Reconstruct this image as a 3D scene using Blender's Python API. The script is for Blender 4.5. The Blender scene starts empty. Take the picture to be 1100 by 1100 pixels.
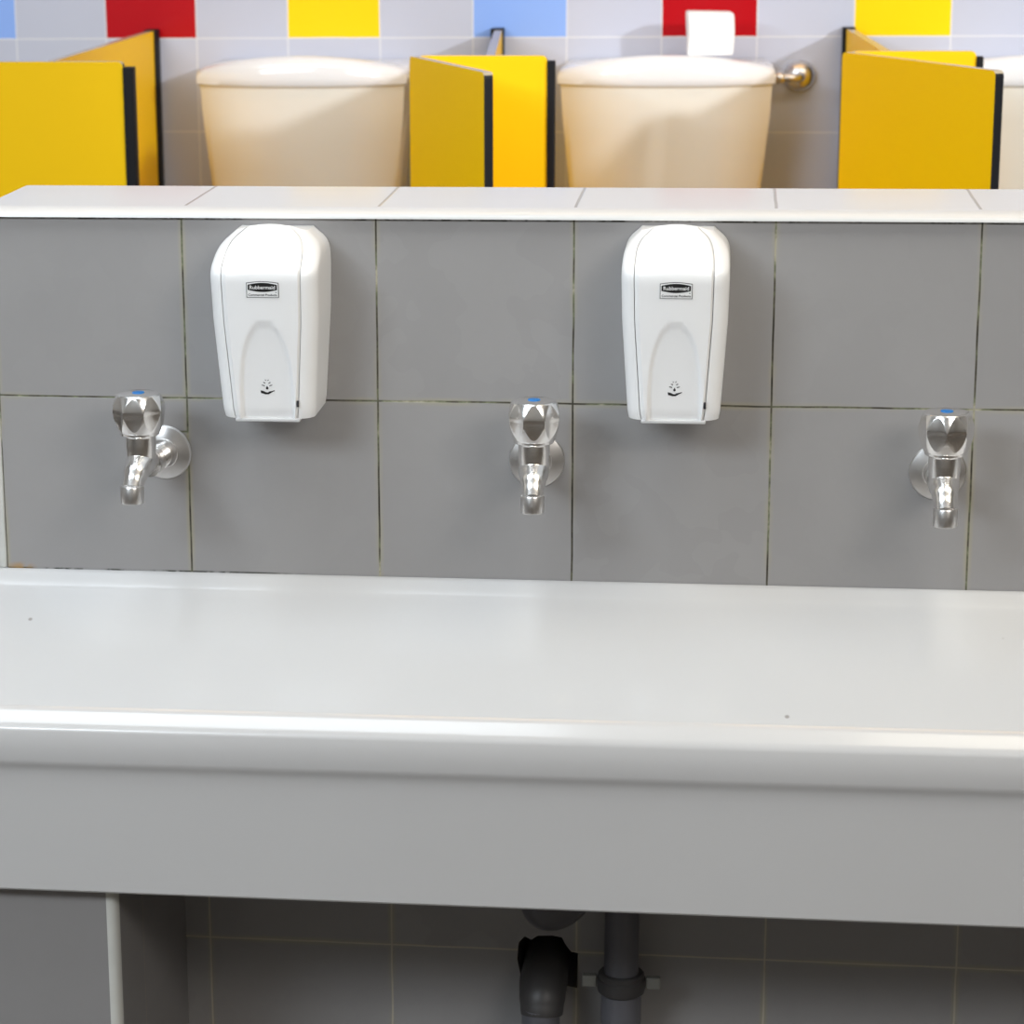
import bpy, bmesh, math, random
from mathutils import Vector, Matrix
random.seed(4)
PI = math.pi
SC = bpy.context.scene
COL = SC.collection
H = 0.82            # height of the grout line at tap level above the floor
D = 1.8857          # distance from the half wall to the toilet wall

# ------------------------------------------------------------------ camera
cam_d = bpy.data.cameras.new('camera')
cam = bpy.data.objects.new('camera', cam_d); COL.objects.link(cam)
yaw, pitch, roll = -0.13313, 0.25419, 0.01184
fw = Vector((math.sin(yaw)*math.cos(pitch), math.cos(yaw)*math.cos(pitch), -math.sin(pitch)))
rt = Vector((math.cos(yaw), -math.sin(yaw), 0))
dn = fw.cross(rt)
r2 = math.cos(roll)*rt + math.sin(roll)*dn
d2 = -math.sin(roll)*rt + math.cos(roll)*dn
m = Matrix.Identity(4)
for i in range(3):
    m[i][0] = r2[i]; m[i][1] = -d2[i]; m[i][2] = -fw[i]
m.translation = Vector((0.55704, -2.62134, 0.53553 + H))
cam.matrix_world = m
cam_d.sensor_width = 36.0
cam_d.lens = 2819.45/1100*36
cam_d.shift_x = (550-414.05)/1100
cam_d.shift_y = (584.31-550)/1100
cam_d.clip_start = 0.05
cam_d.dof.use_dof = True
cam_d.dof.focus_distance = 2.6
cam_d.dof.aperture_fstop = 11
SC.camera = cam

# ------------------------------------------------------------------ world, lights, exposure
w = bpy.data.worlds.new('world'); SC.world = w; w.use_nodes = True
w.node_tree.nodes['Background'].inputs[0].default_value = (0.75, 0.85, 1, 1)
w.node_tree.nodes['Background'].inputs[1].default_value = 0.5

def area(name, loc, target, sx, sy, power, color):
    l = bpy.data.lights.new(name, 'AREA'); l.shape = 'RECTANGLE'; l.size = sx; l.size_y = sy
    l.energy = power; l.color = color
    o = bpy.data.objects.new(name, l); COL.objects.link(o)
    o.location = loc
    o.rotation_euler = (Vector(target)-Vector(loc)).to_track_quat('-Z', 'Y').to_euler()
    return o
def spot(name, loc, target, power, color, half, blend, radius):
    l = bpy.data.lights.new(name, 'SPOT'); l.energy = power; l.color = color
    l.spot_size = math.radians(2*half); l.spot_blend = blend; l.shadow_soft_size = radius
    o = bpy.data.objects.new(name, l); COL.objects.link(o); o.location = loc
    o.rotation_euler = (Vector(target)-Vector(loc)).to_track_quat('-Z', 'Y').to_euler()
    return o
area('ceiling_light_cool', (-0.75, -0.62, 2.94), (-0.75, -0.62, 0), 2.0, 0.8, 33, (0.84, 0.93, 1.0))
area('ceiling_light_warm', (1.80, -0.62, 2.94), (1.80, -0.62, 0), 2.0, 0.8, 29, (1.0, 0.925, 0.77))
area('stall_fill_warm', (0.4, 1.1, 2.94), (0.4, 1.1, 0), 2.4, 0.3, 12, (1.0, 0.56, 0.16))  # unseen warm fill, added to tint the shade among the stalls
area('window_daylight_left', (-1.1, -3.20, 2.42), (0.1, 0.0, 0.9), 2.2, 0.7, 96, (0.83, 0.92, 1.0))
area('window_daylight_right', (1.9, -3.20, 2.42), (0.7, 0.0, 0.9), 2.2, 0.7, 60, (1.0, 0.95, 0.89))
spot('added_stall_spot_right', (4.35, -3.15, 2.68), (0.35, 1.75, H+0.22), 800, (0.90, 0.95, 1.0), 8.0, 0.35, 0.16)  # unseen added spot, cone kept narrow so it lights only the stalls
spot('added_stall_spot_left', (-3.0, -3.15, 2.62), (1.00, 1.75, H+0.22), 170, (0.9, 0.95, 1.0), 7.5, 0.35, 0.16)  # weaker added spot from the left, likewise narrowed to the stalls
SC.view_settings.view_transform = 'Standard'
SC.view_settings.look = 'None'
SC.view_settings.gamma = 1
SC.view_settings.use_curve_mapping = False
SC.view_settings.exposure = 0.0

# ------------------------------------------------------------------ material helpers
def new_mat(name):
    mt = bpy.data.materials.new(name); mt.use_nodes = True
    return mt, mt.node_tree, mt.node_tree.nodes['Principled BSDF']
def plain(name, col, rough=0.4, metal=0.0, spec=0.5, coat=0.0, noise=0.0, nscale=20):
    mt, nt, b = new_mat(name)
    b.inputs['Base Color'].default_value = (*col, 1)
    b.inputs['Roughness'].default_value = rough
    b.inputs['Metallic'].default_value = metal
    b.inputs['Specular IOR Level'].default_value = spec
    b.inputs['Coat Weight'].default_value = coat
    b.inputs['Coat Roughness'].default_value = 0.05
    if noise:
        tc = nt.nodes.new('ShaderNodeTexCoord'); n = nt.nodes.new('ShaderNodeTexNoise')
        n.inputs['Scale'].default_value = nscale; n.inputs['Detail'].default_value = 4
        nt.links.new(tc.outputs['Object'], n.inputs['Vector'])
        mx = nt.nodes.new('ShaderNodeMix'); mx.data_type = 'RGBA'
        mx.inputs['A'].default_value = (*[c*(1-noise) for c in col], 1)
        mx.inputs['B'].default_value = (*[min(1, c*(1+noise)) for c in col], 1)
        nt.links.new(n.outputs['Fac'], mx.inputs['Factor'])
        nt.links.new(mx.outputs['Result'], b.inputs['Base Color'])
    return mt
class NT:
    def __init__(s, nt): s.nt = nt
    def math(s, op, a, b=None, c=None, clamp=False):
        n = s.nt.nodes.new('ShaderNodeMath'); n.operation = op; n.use_clamp = clamp
        for i, v in enumerate((a, b, c)):
            if v is None: continue
            if isinstance(v, (int, float)): n.inputs[i].default_value = v
            else: s.nt.links.new(v, n.inputs[i])
        return n.outputs[0]
    def mix(s, f, a, b):
        n = s.nt.nodes.new('ShaderNodeMix'); n.data_type = 'RGBA'
        for k, v in (('Factor', f), ('A', a), ('B', b)):
            if isinstance(v, (int, float)): n.inputs[k].default_value = v
            elif isinstance(v, tuple): n.inputs[k].default_value = (*v, 1) if len(v) == 3 else v
            else: s.nt.links.new(v, n.inputs[k])
        return n.outputs['Result']
    def noise(s, vec, scale, detail=3, rough=0.5):
        n = s.nt.nodes.new('ShaderNodeTexNoise'); n.inputs['Scale'].default_value = scale
        n.inputs['Detail'].default_value = detail; n.inputs['Roughness'].default_value = rough
        s.nt.links.new(vec, n.inputs['Vector']); return n.outputs['Fac']
    def sstep(s, v, a, b):
        n = s.nt.nodes.new('ShaderNodeMapRange'); n.interpolation_type = 'SMOOTHSTEP'
        n.inputs['From Min'].default_value = a; n.inputs['From Max'].default_value = b
        s.nt.links.new(v, n.inputs['Value']); return n.outputs['Result']

def tile_mat(name, tile_col, size, offs, grout, gw=0.0016, rough=0.35, var=0.05, extra=None, coloured=False, bump=0.3, spec=0.5, skip=()):
    mt, nt, b = new_mat(name); N = NT(nt)
    tc = nt.nodes.new('ShaderNodeTexCoord'); sp = nt.nodes.new('ShaderNodeSeparateXYZ')
    nt.links.new(tc.outputs['Object'], sp.inputs[0])
    ge = nt.nodes.new('ShaderNodeNewGeometry'); sn = nt.nodes.new('ShaderNodeSeparateXYZ')
    nt.links.new(ge.outputs['True Normal'], sn.inputs[0])
    obj = tc.outputs['Object']
    X, Y, Z = sp.outputs
    if extra == 'front':     # the course under the sink is set a little to the right of the one above it
        X = N.math('SUBTRACT', X, N.math('MULTIPLY', N.math('LESS_THAN', Z, H-0.3), 0.0079))
    wob = N.math('MULTIPLY', N.math('SUBTRACT', N.noise(obj, 14, 2), 0.5), 0.0016)
    lines = []; idx = []
    for k, ax in enumerate((X, Y, Z)):
        u = N.math('DIVIDE', N.math('SUBTRACT', N.math('ADD', ax, wob), offs[k]), size)
        idx.append(N.math('FLOOR', u))
        f = N.math('FRACT', u)
        dd = N.math('ABSOLUTE', N.math('SUBTRACT', f, 0.5))
        l = N.sstep(dd, 0.5-gw/size, 0.5-gw*0.35/size)
        l = N.math('MULTIPLY', l, N.math('LESS_THAN', N.math('ABSOLUTE', sn.outputs[k]), 0.5))
        if k in skip: l = N.math('MULTIPLY', l, 0.0)
        lines.append(l)
    g = N.math('MAXIMUM', N.math('MAXIMUM', lines[0], lines[1]), lines[2])
    if extra == 'coping':      # the rounded front edge is one unbroken strip
        g = N.math('MULTIPLY', g, N.math('MULTIPLY', N.math('GREATER_THAN', Y, 0.0215), N.math('GREATER_THAN', X, -0.15)))
    # slight tile to tile and cloudy variation
    wn = nt.nodes.new('ShaderNodeTexWhiteNoise'); wn.noise_dimensions = '3D'
    cb = nt.nodes.new('ShaderNodeCombineXYZ')
    for k in range(3): nt.links.new(idx[k], cb.inputs[k])
    nt.links.new(cb.outputs[0], wn.inputs['Vector'])
    cloud = N.noise(obj, 9, 5, 0.6)
    v = N.math('ADD', N.math('MULTIPLY', N.math('SUBTRACT', wn.outputs['Value'], 0.5), var), N.math('MULTIPLY', N.math('SUBTRACT', cloud, 0.5), var*1.6))
    v = N.math('ADD', v, 1.0)
    col = (*tile_col, 1)
    if coloured:
        md = N.math('FLOORED_MODULO', idx[0], 6.0)
        cr = nt.nodes.new('ShaderNodeValToRGB'); cr.color_ramp.interpolation = 'CONSTANT'
        e = cr.color_ramp.elements
        white = (*tile_col, 1)
        e[0].position = 0.0; e[0].color = (0.43, 0.001, 0.006, 1)
        e[1].position = 0.12; e[1].color = white
        for p_, c_ in ((0.28, (1.0, 0.63, 0.003, 1)), (0.45, white), (0.62, (0.26, 0.42, 0.86, 1)), (0.78, white)):
            q = e.new(p_); q.color = c_
        nt.links.new(N.math('DIVIDE', md, 6.0), cr.inputs['Fac'])
        row = N.math('LESS_THAN', N.math('ABSOLUTE', idx[2]), 0.5)
        col = N.mix(row, col, cr.outputs['Color'])
    vm = nt.nodes.new('ShaderNodeCombineXYZ')
    for k in range(3): nt.links.new(v, vm.inputs[k])
    mul = nt.nodes.new('ShaderNodeMix'); mul.data_type = 'RGBA'; mul.blend_type = 'MULTIPLY'; mul.inputs['Factor'].default_value = 1
    if isinstance(col, tuple): mul.inputs['A'].default_value = col
    else: nt.links.new(col, mul.inputs['A'])
    nt.links.new(vm.outputs[0], mul.inputs['B'])
    base = mul.outputs['Result']
    if extra == 'front':
        # stained pale rim of the joint, then the dark joint itself
        gr = nt.nodes.new('ShaderNodeValToRGB')
        e = gr.color_ramp.elements
        e[0].position = 0.40; e[0].color = (0.03, 0.026, 0.018, 1)
        e[1].position = 0.60; e[1].color = (0.40, 0.37, 0.28, 1)
        q = e.new(0.48); q.color = (0.085, 0.078, 0.055, 1)
        q = e.new(0.54); q.color = (0.17, 0.185, 0.11, 1)
        nt.links.new(N.noise(obj, 11, 5, 0.7), gr.inputs['Fac'])
        halo = []
        for k, ax in enumerate((X, Y, Z)):
            u = N.math('DIVIDE', N.math('SUBTRACT', ax, offs[k]), size)
            dd = N.math('ABSOLUTE', N.math('SUBTRACT', N.math('FRACT', u), 0.5))
            halo.append(N.math('MULTIPLY', N.sstep(dd, 0.5-0.006/size, 0.5-0.001/size), N.math('LESS_THAN', N.math('ABSOLUTE', sn.outputs[k]), 0.5)))
        hl = N.math('MAXIMUM', N.math('MAXIMUM', halo[0], halo[1]), halo[2])
        hl = N.math('MULTIPLY', hl, N.sstep(N.noise(obj, 5, 4, 0.6), 0.40, 0.60))
        hl = N.math('MULTIPLY', hl, 0.7)
        base = N.mix(hl, base, (0.38, 0.35, 0.25))
        # black mould along the coping and along the sink
        for zz, th, t0, t1 in ((H+0.1868, 0.0022, 0.46, 0.60), (H-0.1868, 0.0022, 0.40, 0.50)):
            mk = N.sstep(N.math('ABSOLUTE', N.math('SUBTRACT', Z, zz)), th, th*0.3)
            mk = N.math('MULTIPLY', mk, N.sstep(N.noise(obj, 26, 4, 0.7), t0, t1))
            if zz < H: mk = N.math('MULTIPLY', mk, N.sstep(X, 0.14, 0.06))
            base = N.mix(mk, base, (0.035, 0.035, 0.025))
        # rust stain by the left bead
        dx = N.math('SUBTRACT', X, -0.185); dz = N.math('SUBTRACT', Z, H-0.185)
        r_ = N.math('SQRT', N.math('ADD', N.math('MULTIPLY', dx, N.math('MULTIPLY', dx, 0.12)), N.math('MULTIPLY', dz, dz)))
        st = N.math('MULTIPLY', N.sstep(r_, 0.007, 0.001), N.sstep(N.noise(obj, 60, 3), 0.35, 0.55))
        base = N.mix(N.math('MULTIPLY', st, 0.7), base, (0.42, 0.25, 0.08))
        for zj in (H-0.0355, H-0.0765):
            cj = N.math('MULTIPLY', N.sstep(N.math('ABSOLUTE', N.math('SUBTRACT', N.math('ADD', Z, wob), zj)), 0.0013, 0.0004), N.math('LESS_THAN', N.math('ABSOLUTE', N.math('ADD', X, 0.013)), 0.013))
            g = N.math('MAXIMUM', g, cj)
        joint = N.mix(N.math('LESS_THAN', Z, H-0.3), gr.outputs['Color'], (0.50, 0.46, 0.38))
        base = N.mix(g, base, joint)
        # fine weave of specks in the glaze
        rg = N.math('ADD', N.math('MULTIPLY', N.noise(obj, 120, 2), 0.18), rough-0.09)
        nt.links.new(rg, b.inputs['Roughness'])
    else:
        base = N.mix(g, base, grout)
        b.inputs['Roughness'].default_value = rough
    nt.links.new(base, b.inputs['Base Color'])
    b.inputs['Specular IOR Level'].default_value = spec
    bp = nt.nodes.new('ShaderNodeBump'); bp.inputs['Strength'].default_value = bump; bp.inputs['Distance'].default_value = 0.001
    nt.links.new(N.math('SUBTRACT', 1.0, g), bp.inputs['Height'])
    nt.links.new(bp.outputs[0], b.inputs['Normal'])
    return mt

def coping_mat():
    return tile_mat('coping_white_tile', (0.66, 0.66, 0.655), 0.2, (0, 0.0, 0.07), (0.36, 0.34, 0.29), gw=0.0022, rough=0.22, var=0.02, extra='coping')

M = {}
M['front_tile'] = tile_mat('grey_glazed_tile', (0.315, 0.307, 0.306), 0.2, (0, 0, H), (0.2, 0.2, 0.15), gw=0.0014, rough=0.36, var=0.06, extra='front')
M['pier_tile'] = tile_mat('grey_pier_tile', (0.27, 0.262, 0.262), 0.2, (0, 0, H), (0.38, 0.34, 0.28), gw=0.0013, rough=0.36, var=0.06, skip=(2,))
M['back_tile'] = tile_mat('white_and_coloured_tile', (0.505, 0.53, 0.635), 0.15911, (-0.5228, 0, H+0.24545), (0.72, 0.72, 0.74), gw=0.0014, rough=0.3, var=0.02, coloured=True, bump=0.1, spec=0.25)
M['coping'] = coping_mat()
M['bead'] = plain('white_bead', (0.62, 0.63, 0.60), 0.35, noise=0.12, nscale=30)
M['floor'] = tile_mat('floor_tile', (0.06, 0.048, 0.036), 0.3, (0, 0, 0.1), (0.2, 0.18, 0.16), gw=0.003, rough=0.4)
M['paint'] = plain('wall_paint', (0.50, 0.49, 0.47), 0.7, noise=0.02, nscale=3)
M['ceil'] = plain('ceiling_paint', (0.82, 0.81, 0.79), 0.8, noise=0.01, nscale=3)
M['winframe'] = plain('window_frame_grey', (0.5, 0.52, 0.55), 0.4)
M['chrome'] = plain('worn_chrome', (0.90, 0.885, 0.87), 0.20, metal=1.0, noise=0.06, nscale=60)
M['chrome_dull'] = plain('dull_chrome', (0.70, 0.685, 0.675), 0.30, metal=1.0, noise=0.08, nscale=90)
M['chrome_dark'] = plain('thread_dark', (0.30, 0.29, 0.28), 0.35, metal=1.0)
M['blue'] = plain('blue_cap', (0.02, 0.17, 0.48), 0.35)
M['white_plastic'] = plain('white_plastic', (0.94, 0.94, 0.94), 0.28, spec=0.5, coat=0.2)
M['nozzle'] = plain('pale_grey_plastic', (0.66, 0.66, 0.66), 0.4)
M['ink'] = plain('black_ink', (0.006, 0.006, 0.006), 0.5)
M['inkgrey'] = plain('grey_ink', (0.12, 0.12, 0.12), 0.5)
M['labelwhite'] = plain('label_white', (0.92, 0.92, 0.92), 0.4)
M['slot'] = plain('dark_slot', (0.03, 0.03, 0.035), 0.4)
M['yellow'] = plain('yellow_laminate', (0.97, 0.59, 0.0005), 0.5, spec=0.2, noise=0.015, nscale=4)
M['black_edge'] = plain('black_laminate_core', (0.006, 0.006, 0.008), 0.5, spec=0.2)
M['top_edge'] = plain('edge_ceiling_sheen', (0.46, 0.40, 0.30), 0.25)  # ceiling light reflected by the black top edges, painted in as beige
M['rubber'] = plain('black_rubber_strip', (0.005, 0.005, 0.007), 0.6, spec=0.2)
M['wc'] = plain('vitreous_china', (0.80, 0.765, 0.69), 0.16, coat=0.5, noise=0.01)
M['wc_lid'] = plain('white_china_lid', (0.82, 0.83, 0.86), 0.15, coat=0.5)
M['seat'] = plain('white_seat', (0.8, 0.8, 0.78), 0.3)
M['paper'] = plain('white_paper', (0.88, 0.88, 0.89), 0.85)
M['pvc'] = plain('grey_pvc', (0.115, 0.115, 0.13), 0.38, noise=0.08, nscale=14)
M['pvc_dark'] = plain('dark_grey_pvc', (0.055, 0.052, 0.052), 0.45, noise=0.1, nscale=14)
M['clamp'] = plain('clamp_plastic', (0.22, 0.22, 0.20), 0.5)
def sink_mat():
    mt, nt, b = new_mat('sink_enamel'); N = NT(nt)
    tc = nt.nodes.new('ShaderNodeTexCoord'); o = tc.outputs['Object']
    n1 = N.noise(o, 3, 3)
    base = N.mix(n1, (0.545, 0.54, 0.54), (0.585, 0.58, 0.58))
    vo = nt.nodes.new('ShaderNodeTexVoronoi'); vo.inputs['Scale'].default_value = 17
    nt.links.new(o, vo.inputs['Vector'])
    sp = N.math('MULTIPLY', N.sstep(vo.outputs['Distance'], 0.055, 0.02), N.sstep(N.noise(o, 6, 2), 0.54, 0.60))
    base = N.mix(N.math('MULTIPLY', sp, 0.7), base, (0.22, 0.19, 0.17))
    nt.links.new(base, b.inputs['Base Color'])
    b.inputs['Roughness'].default_value = 0.24
    b.inputs['Specular IOR Level'].default_value = 0.55
    b.inputs['Coat Weight'].default_value = 0.35; b.inputs['Coat Roughness'].default_value = 0.08
    return mt
M['sink'] = sink_mat()

# ------------------------------------------------------------------ mesh helpers
def finish(name, bm, mat, parent=None, smooth=35, loc=None):
    bmesh.ops.remove_doubles(bm, verts=bm.verts, dist=1e-6)
    bmesh.ops.recalc_face_normals(bm, faces=bm.faces)
    if smooth:
        a = math.radians(smooth)
        for f in bm.faces: f.smooth = True
        for e in bm.edges:
            if len(e.link_faces) == 2:
                e.smooth = e.calc_face_angle(0) < a
    me = bpy.data.meshes.new(name); bm.to_mesh(me); bm.free()
    for mt in (mat if isinstance(mat, (list, tuple)) else [mat]): me.materials.append(mt)
    o = bpy.data.objects.new(name, me); COL.objects.link(o)
    if parent: o.parent = parent
    if loc: o.location = loc
    return o
def tag(o, label, cat, group=None):
    o['label'] = label; o['category'] = cat
    if group: o['group'] = group
    return o
def thing(name, label, cat, loc=(0, 0, 0), rz=0, group=None):
    o = bpy.data.objects.new(name, None); COL.objects.link(o)
    o.location = loc; o.rotation_euler = (0, 0, rz); o.empty_display_size = 0.05
    return tag(o, label, cat, group)
def struct(o):
    o['kind'] = 'structure'; return o
def dup(root, loc, rz, label):
    r = root.copy(); COL.objects.link(r); r.location = loc; r.rotation_euler = (0, 0, rz); r['label'] = label
    for ch in list(root.children):
        c = ch.copy(); COL.objects.link(c); c.parent = r
        for g in list(ch.children):
            q = g.copy(); COL.objects.link(q); q.parent = c
    return r
def box(bm, x0, x1, y0, y1, z0, z1, bev=0.0, seg=3, mtx=None):
    t = bmesh.new()
    vs = [t.verts.new(v) for v in ((x0,y0,z0),(x1,y0,z0),(x1,y1,z0),(x0,y1,z0),(x0,y0,z1),(x1,y0,z1),(x1,y1,z1),(x0,y1,z1))]
    for f in ((0,3,2,1),(4,5,6,7),(0,1,5,4),(1,2,6,5),(2,3,7,6),(3,0,4,7)): t.faces.new([vs[i] for i in f])
    if bev: bmesh.ops.bevel(t, geom=list(t.edges), offset=bev, segments=seg, profile=0.5, affect='EDGES')
    join(bm, t, mtx)
def join(bm, t, mtx=None):
    if mtx: bmesh.ops.transform(t, matrix=mtx, verts=t.verts)
    me = bpy.data.meshes.new('tmp'); t.to_mesh(me); t.free(); bm.from_mesh(me); bpy.data.meshes.remove(me)
def lathe(bm, prof, seg=48, mtx=None, rfun=None):
    """prof: (r,z) list; axis z"""
    t = bmesh.new(); rings = []
    for r, z in prof:
        if r < 1e-6: rings.append([t.verts.new((0, 0, z))]); continue
        rings.append([t.verts.new(((rfun(r, z, 2*PI*k/seg) if rfun else r)*math.cos(2*PI*k/seg),
                                   (rfun(r, z, 2*PI*k/seg) if rfun else r)*math.sin(2*PI*k/seg), z)) for k in range(seg)])
    for a, b in zip(rings, rings[1:]):
        for k in range(seg):
            j = (k+1) % seg
            if len(a) == 1 and len(b) == 1: continue
            if len(a) == 1: t.faces.new((a[0], b[k], b[j]))
            elif len(b) == 1: t.faces.new((a[k], a[j], b[0]))
            else: t.faces.new((a[k], a[j], b[j], b[k]))
    for r_ in (rings[0], rings[-1]):
        if len(r_) > 2: t.faces.new(r_)
    join(bm, t, mtx)
def tube(bm, pts, rad, seg=28, mtx=None, n=6):
    """smooth tube through pts with radii, capped"""
    P = [Vector(p) for p in pts]; R = list(rad)
    Q, S = [], []
    for i in range(len(P)-1):
        p0 = P[max(i-1, 0)]; p1 = P[i]; p2 = P[i+1]; p3 = P[min(i+2, len(P)-1)]
        for k in range(n):
            u = k/n
            Q.append(0.5*((2*p1)+(p2-p0)*u+(2*p0-5*p1+4*p2-p3)*u*u+(3*p1-p0-3*p2+p3)*u**3))
            s = u*u*(3-2*u); S.append(R[i]*(1-s)+R[i+1]*s)
    Q.append(P[-1]); S.append(R[-1])
    t = bmesh.new(); rings = []
    tan = [(Q[min(i+1, len(Q)-1)]-Q[max(i-1, 0)]).normalized() for i in range(len(Q))]
    up = Vector((1, 0, 0)) if abs(tan[0].x) < 0.9 else Vector((0, 1, 0))
    nrm = (up-tan[0]*up.dot(tan[0])).normalized()
    for i in range(len(Q)):
        nrm = (nrm-tan[i]*nrm.dot(tan[i])).normalized(); bn = tan[i].cross(nrm)
        rings.append([t.verts.new(Q[i]+S[i]*(math.cos(2*PI*k/seg)*nrm+math.sin(2*PI*k/seg)*bn)) for k in range(seg)])
    for a, b in zip(rings, rings[1:]):
        for k in range(seg): t.faces.new((a[k], a[(k+1) % seg], b[(k+1) % seg], b[k]))
    t.faces.new(rings[0]); t.faces.new(rings[-1])
    join(bm, t, mtx)
def extrude_x(bm, prof, x0, x1, n=1):
    """closed (y,z) profile swept along x"""
    t = bmesh.new(); rings = []
    for i in range(n+1):
        x = x0+(x1-x0)*i/n
        rings.append([t.verts.new((x, y, z)) for y, z in prof])
    k = len(prof)
    for a, b in zip(rings, rings[1:]):
        for i in range(k): t.faces.new((a[i], a[(i+1) % k], b[(i+1) % k], b[i]))
    t.faces.new(rings[0]); t.faces.new(rings[-1])
    join(bm, t)
def prism(bm, poly, y0, y1, mtx=None):
    """(x,z) polygon extruded in y"""
    t = bmesh.new()
    a = [t.verts.new((x, y0, z)) for x, z in poly]; b = [t.verts.new((x, y1, z)) for x, z in poly]
    k = len(poly)
    for i in range(k): t.faces.new((a[i], a[(i+1) % k], b[(i+1) % k], b[i]))
    t.faces.new(a); t.faces.new(b)
    join(bm, t, mtx)
def arc(cx, cz, rx, rz, a0, a1, n):
    return [(cx+rx*math.cos(math.radians(a0+(a1-a0)*i/n)), cz+rz*math.sin(math.radians(a0+(a1-a0)*i/n))) for i in range(n+1)]

# ------------------------------------------------------------------ the room
XL, XR, YF, ZC = -3.4, 4.8, -3.3, 3.0
bm = bmesh.new(); box(bm, XL-.1, XR+.1, YF-.1, D+.1, -0.1, 0); struct(finish('floor', bm, M['floor'], smooth=0))
bm = bmesh.new(); box(bm, XL-.1, XR+.1, YF-.1, D+.1, ZC, ZC+.1); struct(finish('ceiling', bm, M['ceil'], smooth=0))
bm = bmesh.new(); box(bm, XL, XR, D, D+.1, 0, ZC); struct(finish('wall_back', bm, M['back_tile'], smooth=0))
bm = bmesh.new(); box(bm, XL-.1, XL, YF-.1, D+.1, 0, ZC); struct(finish('wall_left', bm, M['paint'], smooth=0))
bm = bmesh.new(); box(bm, XR, XR+.1, YF-.1, D+.1, 0, ZC); struct(finish('wall_right', bm, M['paint'], smooth=0))
bm = bmesh.new(); box(bm, XL, XR, YF-.1, YF, 0, ZC); struct(finish('wall_front', bm, M['paint'], smooth=0))
for n_, (cx, cz, sx, sz) in enumerate(((1.9, 2.42, 2.2, 0.7), (-1.1, 2.42, 2.2, 0.7)), 1):
    bm = bmesh.new(); a, b_ = sx/2+.02, sz/2+.02
    for (x0, x1, z0, z1) in ((-a-.06, -a, -b_-.06, b_+.06), (a, a+.06, -b_-.06, b_+.06), (-a, a, -b_-.06, -b_), (-a, a, b_, b_+.06)):
        box(bm, cx+x0, cx+x1, YF, YF+.06, cz+z0, cz+z1, 0.004)
    struct(finish('window_%d' % n_, bm, M['winframe']))

# the tiled half wall with a broken-out pipe hole near the foot
bm = bmesh.new(); box(bm, -0.2, 3.2, 0, 0.184, 0, H+0.1876)
wall = struct(finish('wall_middle', bm, M['front_tile'], smooth=0))
hole = [(0.350,-0.640),(0.344,-0.612),(0.3455,-0.592),(0.352,-0.584),(0.359,-0.588),(0.366,-0.583),(0.382,-0.582),(0.392,-0.584),(0.396,-0.592),(0.402,-0.600),(0.4095,-0.601),(0.409,-0.642),(0.397,-0.640),(0.392,-0.650),(0.356,-0.652)]
bm = bmesh.new(); prism(bm, [(x, z+H) for x, z in hole], -0.05, 0.13)
cut = finish('hole_cutter', bm, M['front_tile'], smooth=0)
md = wall.modifiers.new('hole', 'BOOLEAN'); md.object = cut; md.operation = 'DIFFERENCE'; md.solver = 'EXACT'
bpy.context.view_layer.update()
dg = bpy.context.evaluated_depsgraph_get()
me = bpy.data.meshes.new_from_object(wall.evaluated_get(dg))
wall.modifiers.clear(); wall.data = me
bpy.data.objects.remove(cut)

# white tiled coping with a bullnose front
prof = [(0.187, H+0.1878), (0.187, H+0.197)] + [(y, z) for y, z in arc(0.018, H+0.1878, 0.024, 0.0092, 90, 180, 10)]
bm = bmesh.new(); extrude_x(bm, prof, -0.211, 3.2)
struct(finish('trim_1', bm, M['coping'], smooth=40))
# white bead down the left end of the half wall
bm = bmesh.new(); box(bm, -0.2095, -0.2, -0.002, 0.186, H-0.187, H+0.1875, 0.003)
struct(finish('trim_2', bm, M['bead']))

# tiled pier under the left end of the sink, with a rounded white corner bead
ZP = H-0.372
bm = bmesh.new(); box(bm, -0.50, -0.0295, -0.308, -0.0005, 0, ZP); box(bm, -0.0295, -0.0192, -0.2975, -0.0005, 0, ZP)
struct(finish('wall_pier', bm, M['pier_tile'], smooth=0))
bm = bmesh.new(); t = bmesh.new()
pr = [(-0.0295, -0.2975)] + [(-0.0295+0.0105*math.cos(math.radians(a)), -0.2975+0.0108*math.sin(math.radians(a))) for a in range(-90, 1, 9)]
lo = [t.verts.new((x, y, 0)) for x, y in pr]; hi = [t.verts.new((x, y, ZP)) for x, y in pr]
for i in range(len(pr)): t.faces.new((lo[i], lo[(i+1) % len(pr)], hi[(i+1) % len(pr)], hi[i]))
t.faces.new(lo); t.faces.new(hi); join(bm, t)
struct(finish('trim_3', bm, M['bead']))

# ------------------------------------------------------------------ trough sink
tp = [(-.001,-.1865),(-.005,-.1867),(-.0085,-.1885),(-.020,-.1985),(-.0225,-.2005),(-.026,-.2028),(-.031,-.2058),(-.10,-.2455),(-.17,-.286),(-.195,-.303),(-.215,-.318),(-.232,-.326),
      (-.255,-.328),(-.272,-.322),(-.287,-.306),(-.297,-.282),(-.3025,-.258),(-.305,-.246),(-.3075,-.2385),(-.3105,-.2345),(-.3150,-.2328),(-.3190,-.2338),(-.3225,-.2362),(-.3320,-.2442),(-.3355,-.2478),(-.3370,-.2520),(-.3374,-.268),(-.3374,-.280),(-.3366,-.2835),(-.3350,-.2865),(-.3335,-.2895),(-.3325,-.2930),(-.3320,-.297),
      (-.3318,-.304),(-.3300,-.4145),(-.3285,-.4165),(-.3255,-.4175),(-.3120,-.4175),(-.3095,-.414),(-.3095,-.371),(-.001,-.371)]
bm = bmesh.new(); t = bmesh.new()
XA, XB = -0.50, 1.55
NX = 12; rings = []
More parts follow.
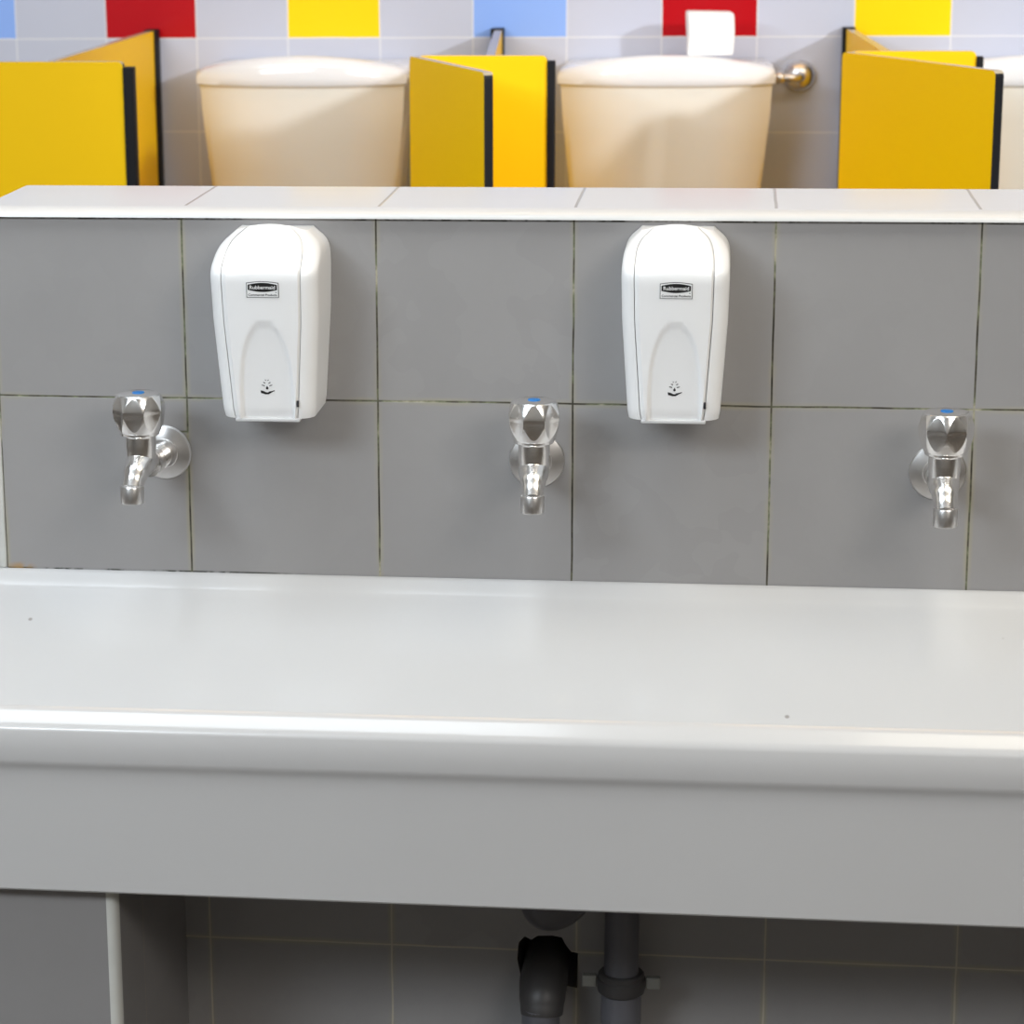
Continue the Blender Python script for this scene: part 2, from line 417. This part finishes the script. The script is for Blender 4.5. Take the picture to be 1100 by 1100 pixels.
for i in range(NX+1):
    x = XA+(XB-XA)*i/NX
    rings.append([t.verts.new((x, y, z+H+(x-.36)*(0.0042 if z > -.31 else 0.0012)*min(1, max(0, -y)/.25))) for y, z in tp])
k = len(tp)
for a, b_ in zip(rings, rings[1:]):
    for i in range(k): t.faces.new((a[i], a[(i+1) % k], b_[(i+1) % k], b_[i]))
t.faces.new(rings[0]); t.faces.new(rings[-1]); join(bm, t)
for x0, x1 in ((XA-.02, XA+.0), (XB, XB+.02)):           # closed ends of the trough
    s = (x0-.36)*0.0028
    prism_pts = [(-.001,-.184),(-.016,-.184),(-.312,-.2316),(-.3190,-.2326),(-.3345,-.2456),(-.3374,-.252),(-.3374,-.278),(-.324,-.296),(-.3225,-.31),(-.3205,-.4198),(-.3110,-.4198),(-.001,-.371)]
    extrude_x(bm, [(y, z+H+s*min(1, max(0, -y)/.25)) for y, z in prism_pts], x0, x1)
sink = finish('trough_sink', bm, M['sink'], smooth=30)
tag(sink, 'long white enamel trough sink with a deep rolled front apron below the grey tiled wall', 'sink')

# ------------------------------------------------------------------ taps
def rotY(a): return Matrix.Rotation(a, 4, 'Y')
def T(x, y, z): return Matrix.Translation((x, y, z))
RX = Matrix.Rotation(PI/2, 4, 'X')     # z axis -> -y
def make_tap(label, facet_turn):
    """origin on the wall at the centre of the flange, spout towards -y"""
    r = thing('tap', label, 'tap', group='wall taps above the trough sink')
    bm = bmesh.new()
    lathe(bm, [(0.0, 0.0), (0.0285, 0.0), (0.0287, 0.0012), (0.0275, 0.003), (0.022, 0.0048), (0.0155, 0.0062), (0.0145, 0.0055), (0.0, 0.0055)], 56, RX)
    finish('flange', bm, M['chrome_dull'], r)
    bm = bmesh.new()
    pr = [(0.0, 0.005), (0.0115, 0.005)]
    for k in range(5):
        z = 0.018+k*0.0032
        pr += [(0.0112, z), (0.0128, z+0.0011), (0.0128, z+0.0019), (0.0112, z+0.0030)]
    pr += [(0.0125, 0.036), (0.0135, 0.040), (0.0135, 0.058), (0.0, 0.058)]
    lathe(bm, pr, 40, RX); fit = finish('inlet_shank', bm, M['chrome'], r)
    bm = bmesh.new()
    tube(bm, [(0, -.058, .004), (0, -.072, .007), (0, -.085, .0065), (0, -.098, .001), (0, -.107, -.0065), (0, -.1125, -.0135)],
         [.0125, .0150, .0150, .0128, .0108, .0104], 36)
    lathe(bm, [(0.0, 0.0), (0.0142, 0.0), (0.0152, 0.008), (0.0156, 0.018), (0.0156, 0.0258), (0.0142, 0.0272), (0.0, 0.0272)], 40, T(0, -.081, .0085))
    finish('spout', bm, M['chrome'], r)
    bm = bmesh.new()
    lathe(bm, [(0.0, -.0168), (0.0075, -.0168), (0.0082, -.0155), (0.0098, -.0167), (0.0110, -.0162), (0.0117, -.0145), (0.0119, 0.0), (0.0115, 0.0012), (0.0096, 0.0016), (0.0, 0.0016)], 40,
          T(0, -.1135, -.0115) @ Matrix.Rotation(math.radians(-5), 4, 'X'))
    finish('outlet_collar', bm, M['chrome_dull'], r)
    # faceted handwheel: eight flat cuts in a barrel
    bm = bmesh.new()
    prof = [(0.0, 0.0), (0.0192, 0.0), (0.0200, 0.0008), (0.0204, 0.003)]
    def barrel(z):
        u = (z-0.004)/0.036
        if u < 0.62: return 0.0212+0.0056*math.sin((u/0.62)*PI/2)
        return 0.0268-0.0038*((u-0.62)/0.38)**1.5
    for i in range(73):
        z = 0.004+0.036*i/72; prof.append((barrel(z), z))
    prof += [(0.0225, 0.0412), (0.0214, 0.0422), (0.0194, 0.0427), (0.0, 0.0430)]
    def rf(rad, z, th):
        s = PI/4
        q = (th-facet_turn+s/2) % s - s/2
        e = (z-0.0235)/0.0172
        if abs(e) >= 1: return rad
        return min(rad, rad-0.0027*(1-abs(e)**1.4)+0.0185*q*q)
    lathe(bm, prof, 256, None, rf)
    k = finish('handle', bm, M['chrome'], r, smooth=16, loc=(0, -.083, .0365))
    bm = bmesh.new(); lathe(bm, [(0.0, 0.0), (0.0062, 0.0), (0.0062, 0.0006), (0.0054, 0.0012), (0.0, 0.0015)], 32)
    c = finish('blue_disc', bm, M['blue'], k, loc=(0, 0, 0.0428)); c['label'] = 'blue cold water disc'
    return r
def place_tap(r, x, z, rz):
    r.location = (x, -0.0002, z+H); r.rotation_euler = (0, 0, rz)
tap = make_tap('chrome tap with a faceted knob turned slightly left, left of the left dispenser', math.radians(-90+4))
place_tap(tap, -0.0247, -0.0576, math.radians(-5))
tap2 = make_tap('chrome tap with a faceted knob between the two soap dispensers', math.radians(-90+2))
place_tap(tap2, 0.3638, -0.0591, math.radians(2))
tap3 = make_tap('chrome tap with a faceted knob right of the right dispenser, set lowest on the wall', math.radians(-90+20))
place_tap(tap3, 0.7667, -0.0643, math.radians(0))

# ------------------------------------------------------------------ soap dispensers
DZ = 0.190
def lerp_tab(tab, z):
    for (a, va), (b_, vb) in zip(tab, tab[1:]):
        if z <= b_:
            u = (z-a)/(b_-a) if b_ > a else 0
            return va+(vb-va)*u
    return tab[-1][1]
def sm_tab(tab, z, h=0.004):
    return sum(lerp_tab(tab, min(max(z+k*h/3, tab[0][0]), tab[-1][0])) for k in (-3, -2, -1, 0, 1, 2, 3))/7
DEP = [(0, .0855), (.004, .0890), (.145, .1045), (.155, .1025), (.172, .078), (.186, .056), (.1895, .050), (.190, .048)]
WID = [(0, .0430), (.006, .0445), (.10, .0503), (.145, .0512), (.160, .0510), (.172, .0502), (.180, .0480), (.186, .0430), (.1885, .0375), (.190, .0310)]
def front_depth(x, z):
    """depth of the smiling front face at x, with the arched scoop cut in"""
    d = sm_tab(DEP, z, 0.005)
    d -= 0.0035*(x/0.05)**2
    # arch scoop
    zt = 0.100; hw = 0.0268
    if z < zt:
        wz = hw*math.sqrt(max(0.0, 1-(z/zt)**3.2)) if z > 0 else hw
        e = (wz-abs(x-0.001))
        s = min(1, max(0, e/0.0045)); s = s*s*(3-2*s)
        d -= (0.0016+0.0042*(1-z/zt)**0.8)*s
    return d
def disp_section(z, inset=0.0):
    """open outline from the wall (left) round the front to the wall (right): list of (x, y, s)"""
    w_ = sm_tab(WID, z)-inset
    out = []
    topness = max(0, (z-.150)/.04)
    d0 = sm_tab(DEP, z, 0.005)
    rc = 0.017
    ds = d0-0.0035
    ns = 10
    for i in range(ns): out.append((-w_, -(ds-rc)*i/ns))
    for i in range(12):
        a = PI-(PI/2)*i/12
        out.append((-w_+rc+rc*math.cos(a), -(ds-rc)-rc*math.sin(a)+inset))
    nf = 56
    for i in range(nf+1):
        x = (-w_+rc)+(2*w_-2*rc)*i/nf
        out.append((x, -front_depth(x, z)+inset+0.0035*((w_-rc)/0.05)**2*0+ (0 if abs(x) < w_-rc-.002 else 0)))
    for i in range(1, 13):
        a = PI/2-(PI/2)*i/12
        out.append((w_-rc+rc*math.cos(a), -(ds-rc)-rc*math.sin(a)+inset))
    for i in range(ns-1, -1, -1): out.append((w_, -(ds-rc)*i/ns))
    return out
def arch_z(x, z):
    return z-0.015*max(0, (z-0.13)/0.06)**1.5*min(1.2, (abs(x)/0.05)**2.0)
def make_dispenser(label):
    r = thing('soap_dispenser', label, 'soap dispenser', group='white soap dispensers on the grey tiled wall')
    zs = [0, .0015, .004]+[.008+.004*i for i in range(32)]+[.136+.003*i for i in range(16)]+[.184, .1865, .188, .1892, .190]
    zs = sorted(set(round(z, 5) for z in zs if z <= 0.190))
    sx_l, sx_r = -0.0400, 0.0375          # seams between cover and shell, measured at the widest section
    def build(kind):
        t = bmesh.new(); rows = []
        ref = disp_section(0.12)
        okx = [i for i, (x, y) in enumerate(ref) if 10 <= i <= len(ref)-11 and sx_l < x < sx_r]
        lo_, hi_ = okx[0], okx[-1]
        for z in zs:
            sec = disp_section(z)
            row = []
            for i, (x, y) in enumerate(sec):
                zz = arch_z(x, z)
                fr = i >= 10 and i <= len(sec)-11
                inside = lo_ <= i <= hi_
                row.append((x, y, zz, inside))
            rows.append(row)
        n = len(rows[0])
        if kind == 'shell':
            vv = []
            for row in rows:
                l = []
                for i, (x, y, z, ins) in enumerate(row):
                    for nb in ((i-1,) if ins and not row[i-1][3] else ()):
                        l.append((x*.8+row[nb][0]*.2, y*.8+row[nb][1]*.2, z))
                    l.append((x, y+(0.0060 if ins else 0), z))
                    if ins and not row[i+1][3]: l.append((x*.8+row[i+1][0]*.2, y*.8+row[i+1][1]*.2, z))
                vv.append([t.verts.new(p) for p in l])
            for a, b_ in zip(vv, vv[1:]):
                for i in range(len(a)-1): t.faces.new((a[i], a[i+1], b_[i+1], b_[i]))
            # close against the wall, bottom and top
            for a, b_ in zip(vv, vv[1:]): t.faces.new((a[0], b_[0], b_[-1], a[-1]))
            t.faces.new(vv[0]); t.faces.new(vv[-1])
        else:
            i0 = min(i for i in range(n) if rows[10][i][3]); i1 = max(i for i in range(n) if rows[10][i][3])
            vv = []
            for row in rows:
                seg = row[i0:i1+1]
                l = [t.verts.new((seg[0][0]+.0003, seg[0][1]+.0052, seg[0][2])), t.verts.new((seg[0][0]+.0003, seg[0][1]+.0006, seg[0][2]))]
                l += [t.verts.new((x, y, z)) for x, y, z, _ in seg[1:-1]]
                l += [t.verts.new((seg[-1][0]-.0003, seg[-1][1]+.0006, seg[-1][2])), t.verts.new((seg[-1][0]-.0003, seg[-1][1]+.0052, seg[-1][2]))]
                vv.append(l)
            for a, b_ in zip(vv, vv[1:]):
                for i in range(len(a)-1): t.faces.new((a[i], a[i+1], b_[i+1], b_[i]))
            # lower and upper lips, and a back skin so the cover has thickness
            bk = [[t.verts.new((v.co.x, v.co.y+.002, v.co.z)) for v in l[1:-1]] for l in (vv[0], vv[-1])]
            for l, q in ((vv[0], bk[0]), (vv[-1], bk[1])):
                for i in range(len(q)-1): t.faces.new((l[i+1], l[i+2], q[i+1], q[i]))
        b2 = bmesh.new(); join(b2, t); return b2
    finish('shell', build('shell'), M['white_plastic'], r, smooth=40)
    cov = finish('cover', build('cover'), M['white_plastic'], r, smooth=40)
    # nozzle tray below the scoop
    bm = bmesh.new(); box(bm, -0.031, 0.031, -0.0845, -0.03, -0.0032, 0.0006, 0.0012)
    o = finish('nozzle_tray', bm, M['nozzle'], r); o['label'] = 'pale grey nozzle tray'
    # lock slot
    zz = 0.0165; xx = 0.0300
    bm = bmesh.new(); box(bm, xx-.0011, xx+.0011, -front_depth(xx, zz)-.0004, -front_depth(xx, zz)+.002, zz-.0032, zz+.0032, .0004)
    finish('lock_slot', bm, M['slot'], r)
    # logo label
    zl = 0.1335; tilt = math.atan2(front_depth(0.0, zl+.006)-front_depth(0.0, zl-.006), 0.012)
    base = T(0.0012, -front_depth(0.0, zl)+0.0002, zl) @ Matrix.Rotation(tilt, 4, 'X')
    def lens(hw, hz, bow, z0=0, n=16):
        up = [(-hw+2*hw*i/n, z0+hz-bow+bow*math.sin(PI*i/n)) for i in range(n+1)]
        return up
    up = lens(.0153, .0083, .0016); pl = up+[(.0153, -.0083), (-.0153, -.0083)]
    bm = bmesh.new(); prism(bm, pl, -.0006, .0004, base); lab = finish('logo_label', bm, M['inkgrey'], r, smooth=0)
    lab['label'] = 'small bordered maker label'
    up = lens(.0147, .0077, .0016); pl = up+[(.0147, -.0077), (-.0147, -.0077)]
    bm = bmesh.new(); prism(bm, pl, -.00075, .0, base); finish('label_face', bm, M['labelwhite'], lab, smooth=0)
    n = 16; z0 = 0.0022
    top = [(-.0138+.0276*i/n, z0+.0026+.0020*math.sin(PI*i/n)) for i in range(n+1)]
    bot = [(.0138-.0276*i/n, z0-.0026-.0020*math.sin(PI*i/n)) for i in range(n+1)]
    bm = bmesh.new(); prism(bm, top+bot, -.00095, .0, base); finish('black_badge', bm, M['ink'], lab, smooth=0)
    def text(s, size, z, mat, yo, bold, name, wid):
        cu = bpy.data.curves.new('text', 'FONT'); cu.body = s; cu.size = size; cu.align_x = 'CENTER'; cu.align_y = 'CENTER'
        cu.extrude = 0.0001; cu.offset = bold
        ob = bpy.data.objects.new('text', cu); COL.objects.link(ob)
        bpy.context.view_layer.update()
        me_ = bpy.data.meshes.new_from_object(ob.evaluated_get(bpy.context.evaluated_depsgraph_get()))
        bpy.data.objects.remove(ob)
        xs = [v.co.x for v in me_.vertices]; k = wid/(max(xs)-min(xs)); mid = (max(xs)+min(xs))/2
        ys = [v.co.y for v in me_.vertices]; my = (max(ys)+min(ys))/2
        bm_ = bmesh.new(); bm_.from_mesh(me_); bpy.data.meshes.remove(me_)
        for v in bm_.verts: v.co.x = (v.co.x-mid)*k; v.co.y -= my
        bmesh.ops.transform(bm_, matrix=base @ T(0, yo, z) @ Matrix.Rotation(PI/2, 4, 'X'), verts=bm_.verts)
        finish(name, bm_, mat, lab, smooth=0)
    text('Rubbermaid', 0.0052, z0, M['labelwhite'], -.00105, 0.00006, 'lettering', .0240)
    text('Commercial Products', 0.0031, -.0054, M['ink'], -.00085, 0.00003, 'lettering', .0272)
    bm = bmesh.new(); prism(bm, [(.0122,-.0031),(.0134,-.0031),(.0134,-.0024),(.0122,-.0024)], -.0009, 0, base); finish('trade_mark', bm, M['inkgrey'], lab, smooth=0)
    # hand symbol: rays, drop, open hand
    zi = 0.032; tilt = math.atan2(front_depth(0.0, zi+.006)-front_depth(0.0, zi-.006), 0.012)
    base = T(0.0008, -front_depth(0.0, zi)-0.0001, zi) @ Matrix.Rotation(tilt, 4, 'X')
    bm = bmesh.new()
    hand = [(-.0064,-.0028),(-.0050,-.0030),(-.0034,-.0034),(-.0012,-.0046),(.0006,-.0048),(.0016,-.0038),(.0048,-.0032),(.0070,-.0024),(.0071,-.0030),(.0046,-.0044),
            (.0028,-.0056),(.0012,-.0066),(-.0020,-.0068),(-.0044,-.0058),(-.0060,-.0056)]
    prism(bm, hand, -.0002, .0008, base)
    drop = [(0.0, .0022), (.0010, .0002), (.0012, -.0006), (.0006, -.0014), (0, -.0016), (-.0006, -.0014), (-.0012, -.0006), (-.0010, .0002)]
    prism(bm, drop, -.0002, .0008, base)
    for zc, hw in ((.0030, .0050), (.0058, .0034), (.0085, .0018)):
        for sgn in (-1, 1):
            prism(bm, [(sgn*hw, zc+.0004), (sgn*hw*.45, zc-.0003), (sgn*hw*.45, zc-.0011), (sgn*hw, zc-.0003)], -.0002, .0008, base)
    s_ = finish('hand_symbol', bm, M['ink'], r, smooth=0); s_['label'] = 'black hand and drop symbol'
    return r
dl = make_dispenser('white automatic soap dispenser nearest the left tap, right side showing')
dl.location = (0.0998, -0.0003, H-0.0025); dl.scale = (1.055, 1, 1.0)
dr = dup(dl, (0.5035, -0.0003, H+0.0018), 0, 'white automatic soap dispenser between the middle tap and the right tap'); dr.scale = (1.02, 1, 0.988)

# ------------------------------------------------------------------ toilets behind the half wall
def ring(w_, dc, ds, z, yb, n=28):
    """closed outline of a cistern section: bowed front, flat back (yb); half width w_"""
    pts = [(-w_, yb), (-w_, yb-ds*0.5)]
    for i in range(n+1):
        u = -1+2*i/n
        pts.append((w_*math.copysign(abs(u)**0.9, u) if u else 0.0, yb-(ds+(dc-ds)*(1-abs(u)**2.6))))
    pts += [(w_, yb-ds*0.5), (w_, yb)]
    return [(x, y, z) for x, y in pts]
def loft(bm, rings, cap=True):
    t = bmesh.new(); R = [[t.verts.new(p) for p in r] for r in rings]
    k = len(R[0])
    for a, b_ in zip(R, R[1:]):
        for i in range(k): t.faces.new((a[i], a[(i+1) % k], b_[(i+1) % k], b_[i]))
    if cap: t.faces.new(R[0]); t.faces.new(R[-1])
    join(bm, t)
def make_toilet(label):
    r = thing('toilet', label, 'toilet', group='toilets behind the half wall')
    bm = bmesh.new(); yb = -0.004
    zb = H-0.36
    loft(bm, [ring(.118, .150, .110, zb, yb), ring(.126, .160, .118, zb+.015, yb), ring(.1385, .172, .128, H-.20, yb), ring(.1560, .186, .138, H+.0, yb), ring(.1690, .196, .146, H+.13, yb), ring(.1720, .198, .148, H+.181, yb)])
    finish('cistern', bm, M['wc'], r, smooth=50)
    bm = bmesh.new(); rows = []
    for z, gw, sh in ((.179, .0, 0), (.181, .0025, 0), (.190, .0035, .1), (.1985, .002, .5), (.2020, -.0015, .72), (.2040, -.006, .88), (.2050, -.016, 1.0)):
        row = []
        for x, y, _ in ring(.1735+gw, .201+gw, .150+gw, 0, yb):
            crown = 0.024*(1-(abs(x)/.18)**2.0)
            row.append((x, y, H+z+crown*sh))
        rows.append(row)
    loft(bm, rows); finish('cistern_lid', bm, M['wc_lid'], r, smooth=50)
    # pan: pedestal, bowl and seat
    def oval(cx, cy, a, b0, b1, z, n=32):
        out = []
        for i in range(n):
            t_ = 2*PI*i/n; s = math.sin(t_)
            out.append((cx+a*math.cos(t_), cy+(b1 if s > 0 else b0)*s, z))
        return out
    zr = H-0.42
    bm = bmesh.new()
    loft(bm, [oval(0, -.30, .105, .13, .17, 0.0), oval(0, -.30, .10, .13, .17, .05), oval(0, -.29, .09, .12, .16, .16), oval(0, -.31, .125, .19, .19, .28), oval(0, -.33, .165, .24, .22, zr-.02), oval(0, -.33, .172, .25, .225, zr)])
    finish('pan', bm, M['wc'], r, smooth=50)
    bm = bmesh.new(); box(bm, -.125, .125, -.19, -.02, zr-.04, zb-.0005, .01); finish('cistern_shelf', bm, M['wc'], r)
    bm = bmesh.new()
    loft(bm, [oval(0, -.35, .172, .235, .15, zr+.0005), oval(0, -.35, .178, .24, .153, zr+.008), oval(0, -.35, .178, .24, .153, zr+.022), oval(0, -.35, .165, .225, .14, zr+.030)])
    finish('seat_lid', bm, M['seat'], r, smooth=50)
    # water inlet: round chrome flange on the wall with a valve arm into the cistern side
    bm = bmesh.new()
    lathe(bm, [(0.0, 0.0), (.026, 0.0), (.0262, .004), (.0245, .011), (.019, .018), (.011, .0225), (0.0, .024)], 40, T(.2185, -.001, H+.181) @ RX)
    tube(bm, [(.2185, -.016, H+.181), (.2185, -.034, H+.181), (.209, -.044, H+.181), (.190, -.046, H+.181), (.166, -.046, H+.181)], [.008, .0082, .0075, .0072, .0072], 24)
    lathe(bm, [(0, 0), (.010, 0), (.011, .002), (.011, .010), (.0095, .012), (0, .012)], 24, T(.180, -.046, H+.181) @ Matrix.Rotation(PI/2, 4, 'Y'))
    o = finish('water_inlet', bm, M['chrome_dull'], r, smooth=45); o['label'] = 'chrome water inlet with round flange'
    return r
wc = make_toilet('toilet with a cream cistern between the left and middle yellow partitions')
wc.location = (-0.1575, D, 0)
dup(wc, (0.4445, D, 0), 0, 'toilet with a cream cistern carrying a white paper packet')
dup(wc, (1.050, D, 0), 0, 'toilet at the right edge, cistern half hidden by the open right yellow door')

# paper packet on the middle cistern
bm = bmesh.new(); t = bmesh.new()
nx, nz = 10, 10
box(t, -.0375, .0375, -.03, .03, 0, .0690, .004, 2)
bmesh.ops.subdivide_edges(t, edges=list(t.edges), cuts=3, use_grid_fill=True)
for v in t.verts:
    v.co.x += .0012*math.sin(60*v.co.z+20*v.co.y); v.co.y += .0014*math.sin(70*v.co.x+25*v.co.z)
    v.co.z += .0025*(v.co.x/.0375)*-.5*(v.co.z/.08)
join(bm, t)
pk = finish('paper_packet', bm, M['paper'], None, smooth=40, loc=(.5135, D-.115, H+.2245)); pk.rotation_euler = (0, 0, math.radians(4))
tag(pk, 'small white paper packet standing on the lid of the middle cistern', 'paper packet')

# ------------------------------------------------------------------ yellow toilet partitions
def slab(name, L, thick, z0, z1, parent, loc=(0, 0, 0), rz=0, rad=0.008):
    """yellow faces, black core on the edges, ceiling reflection painted on the top ones: runs along +x from the origin"""
    pts = [(0, z0), (L, z0)] + arc(L-rad, z1-rad, rad, rad, 0, 90, 6) + arc(rad, z1-rad, rad, rad, 90, 180, 6)
    bm = bmesh.new(); prism(bm, pts, -thick/2, thick/2)
    bm.normal_update()
    for f in bm.faces: f.material_index = 0 if abs(f.normal.y) > .9 else (2 if abs(f.normal.z) > .6 else 1)
    o = finish(name, bm, [M['yellow'], M['black_edge'], M['top_edge']], parent, smooth=0, loc=loc)
    o.rotation_euler = (0, 0, rz); return o
ZT, ZB = H+0.26, 0.12
def partition(label, x_wall, x_front, y_front, px0, px1, strip_w, door=None, top=0.0):
    r = thing('toilet_partition', label, 'toilet partition', (x_wall, D, 0), 0, 'yellow toilet partitions')
    L = math.hypot(x_front-x_wall, D-y_front-.0075)
    a = math.atan2(-(D-y_front-.0075), x_front-x_wall)
    ch = .012
    slab('side_panel', L-ch, .013, ZB, ZT+top, r, loc=(math.cos(a)*ch, math.sin(a)*ch, 0), rz=a, rad=.002)
    bm = bmesh.new(); box(bm, -.0105, .0105, -.034, -.001, ZB, ZT+top+.002, .001)
    o = finish('wall_channel', bm, M['rubber'], r); o['label'] = 'black wall channel'
    pl = slab('pilaster', px1-px0, .013, ZB, ZT+top, r, loc=(px0-x_wall, y_front-D, 0))
    bm = bmesh.new(); box(bm, px1-px0, px1-px0+strip_w, -.011, .010, ZB, ZT+top-.008, .0015)
    o = finish('edge_strip', bm, M['rubber'], pl); o['label'] = 'black rubber edge strip'
    bm = bmesh.new(); xm = (px0+px1)/2-x_wall
    lathe(bm, [(0, 0), (.032, 0), (.032, .008), (.012, .012), (.012, ZB+.01), (0, ZB+.01)], 24, T(xm, y_front-D, 0))
    finish('foot', bm, M['chrome_dull'], r)
    if door:
        (hx, hy), (ex, ey) = door
        dl_ = math.hypot(ex-hx, ey-hy); a = math.atan2(ey-hy, ex-hx)
        d = slab('door', dl_, .013, ZB+.03, ZT+top, r, loc=(hx-x_wall, hy-D, 0), rz=a)
        for z in (ZB+.12, ZT-.15):
            bm = bmesh.new(); lathe(bm, [(0, -.03), (.007, -.03), (.007, .03), (0, .03)], 16, T(-.004, .004, z)); finish('hinge', bm, M['chrome_dull'], d)
    return r
partition('yellow toilet partition at the left edge, its front panel ending in a black strip', -0.4385, -0.434, 1.158, -0.53, -0.324, .0155)
partition('yellow toilet partition with an open door, between the two cisterns', 0.157, 0.200, 1.263, 0.0935, 0.284, .0115, ((.0885, 1.252), (.2270, .945)))
partition('yellow toilet partition with an open door, at the right edge of the picture', 0.7415, 0.775, 1.338, 0.7235, 0.9035, .0105, ((.7165, 1.324), (.9030, .968)), top=-.0005)

# ------------------------------------------------------------------ pipes under the sink
r = thing('waste_pipe', 'vertical dark grey waste pipe with a collar clamp, right of the wall hole', 'pipe', (0.458, -0.05, 0))
bm = bmesh.new(); tube(bm, [(0, 0, H-.600), (0, 0, H-.5), (0, 0, H-.3715)], [.0182]*3, 32); finish('pipe', bm, M['pvc'], r)
bm = bmesh.new(); tube(bm, [(0, 0, 0.0), (0, 0, .1), (0, 0, H-.618)], [.0212]*3, 32); finish('pipe', bm, M['pvc'], r)
bm = bmesh.new(); lathe(bm, [(.0, H-.6215), (.0222, H-.6215), (.0245, H-.6195), (.0256, H-.614), (.0256, H-.6055), (.0240, H-.604), (.0240, H-.600), (.0225, H-.5985), (.0, H-.5985)], 40)
cl = finish('collar', bm, M['pvc_dark'], r)
for sx in (-1, 1):
    bm = bmesh.new(); box(bm, sx*.0335-.0075, sx*.0335+.0075, -.004, .004, H-.616, H-.603, .0012)
    finish('clamp_tab', bm, M['clamp'], cl)
bm = bmesh.new()
tube(bm, [(-.082, -.07, H-.3715), (-.082, -.07, H-.44), (-.082, -.07, H-.485), (-.0765, -.067, H-.503), (-.062, -.058, H-.506), (-.042, -.040, H-.494), (-.012, -.010, H-.470)],
     [.020, .020, .0205, .0212, .0205, .0195, .016], 32)
finish('trap_bend', bm, M['pvc'], r, smooth=60)
r = thing('elbow_pipe', 'dark grey elbow pipe coming out of the broken hole and turning down', 'pipe', (0.3748, 0, 0))
bm = bmesh.new()
tube(bm, [(0, .08, H-.621), (0, .03, H-.621), (0, -.015, H-.620), (0, -.036, H-.622), (0, -.050, H-.630), (0, -.056, H-.640), (0, -.058, H-.647)],
     [.0245, .0245, .0250, .0255, .0245, .0230, .0222], 36)
finish('elbow', bm, M['pvc_dark'], r, smooth=60)
bm = bmesh.new(); tube(bm, [(-.001, -.059, H-.638), (-.001, -.059, H-.72), (-.001, -.059, 0)], [.0202]*3, 32)
finish('pipe', bm, M['pvc'], r)
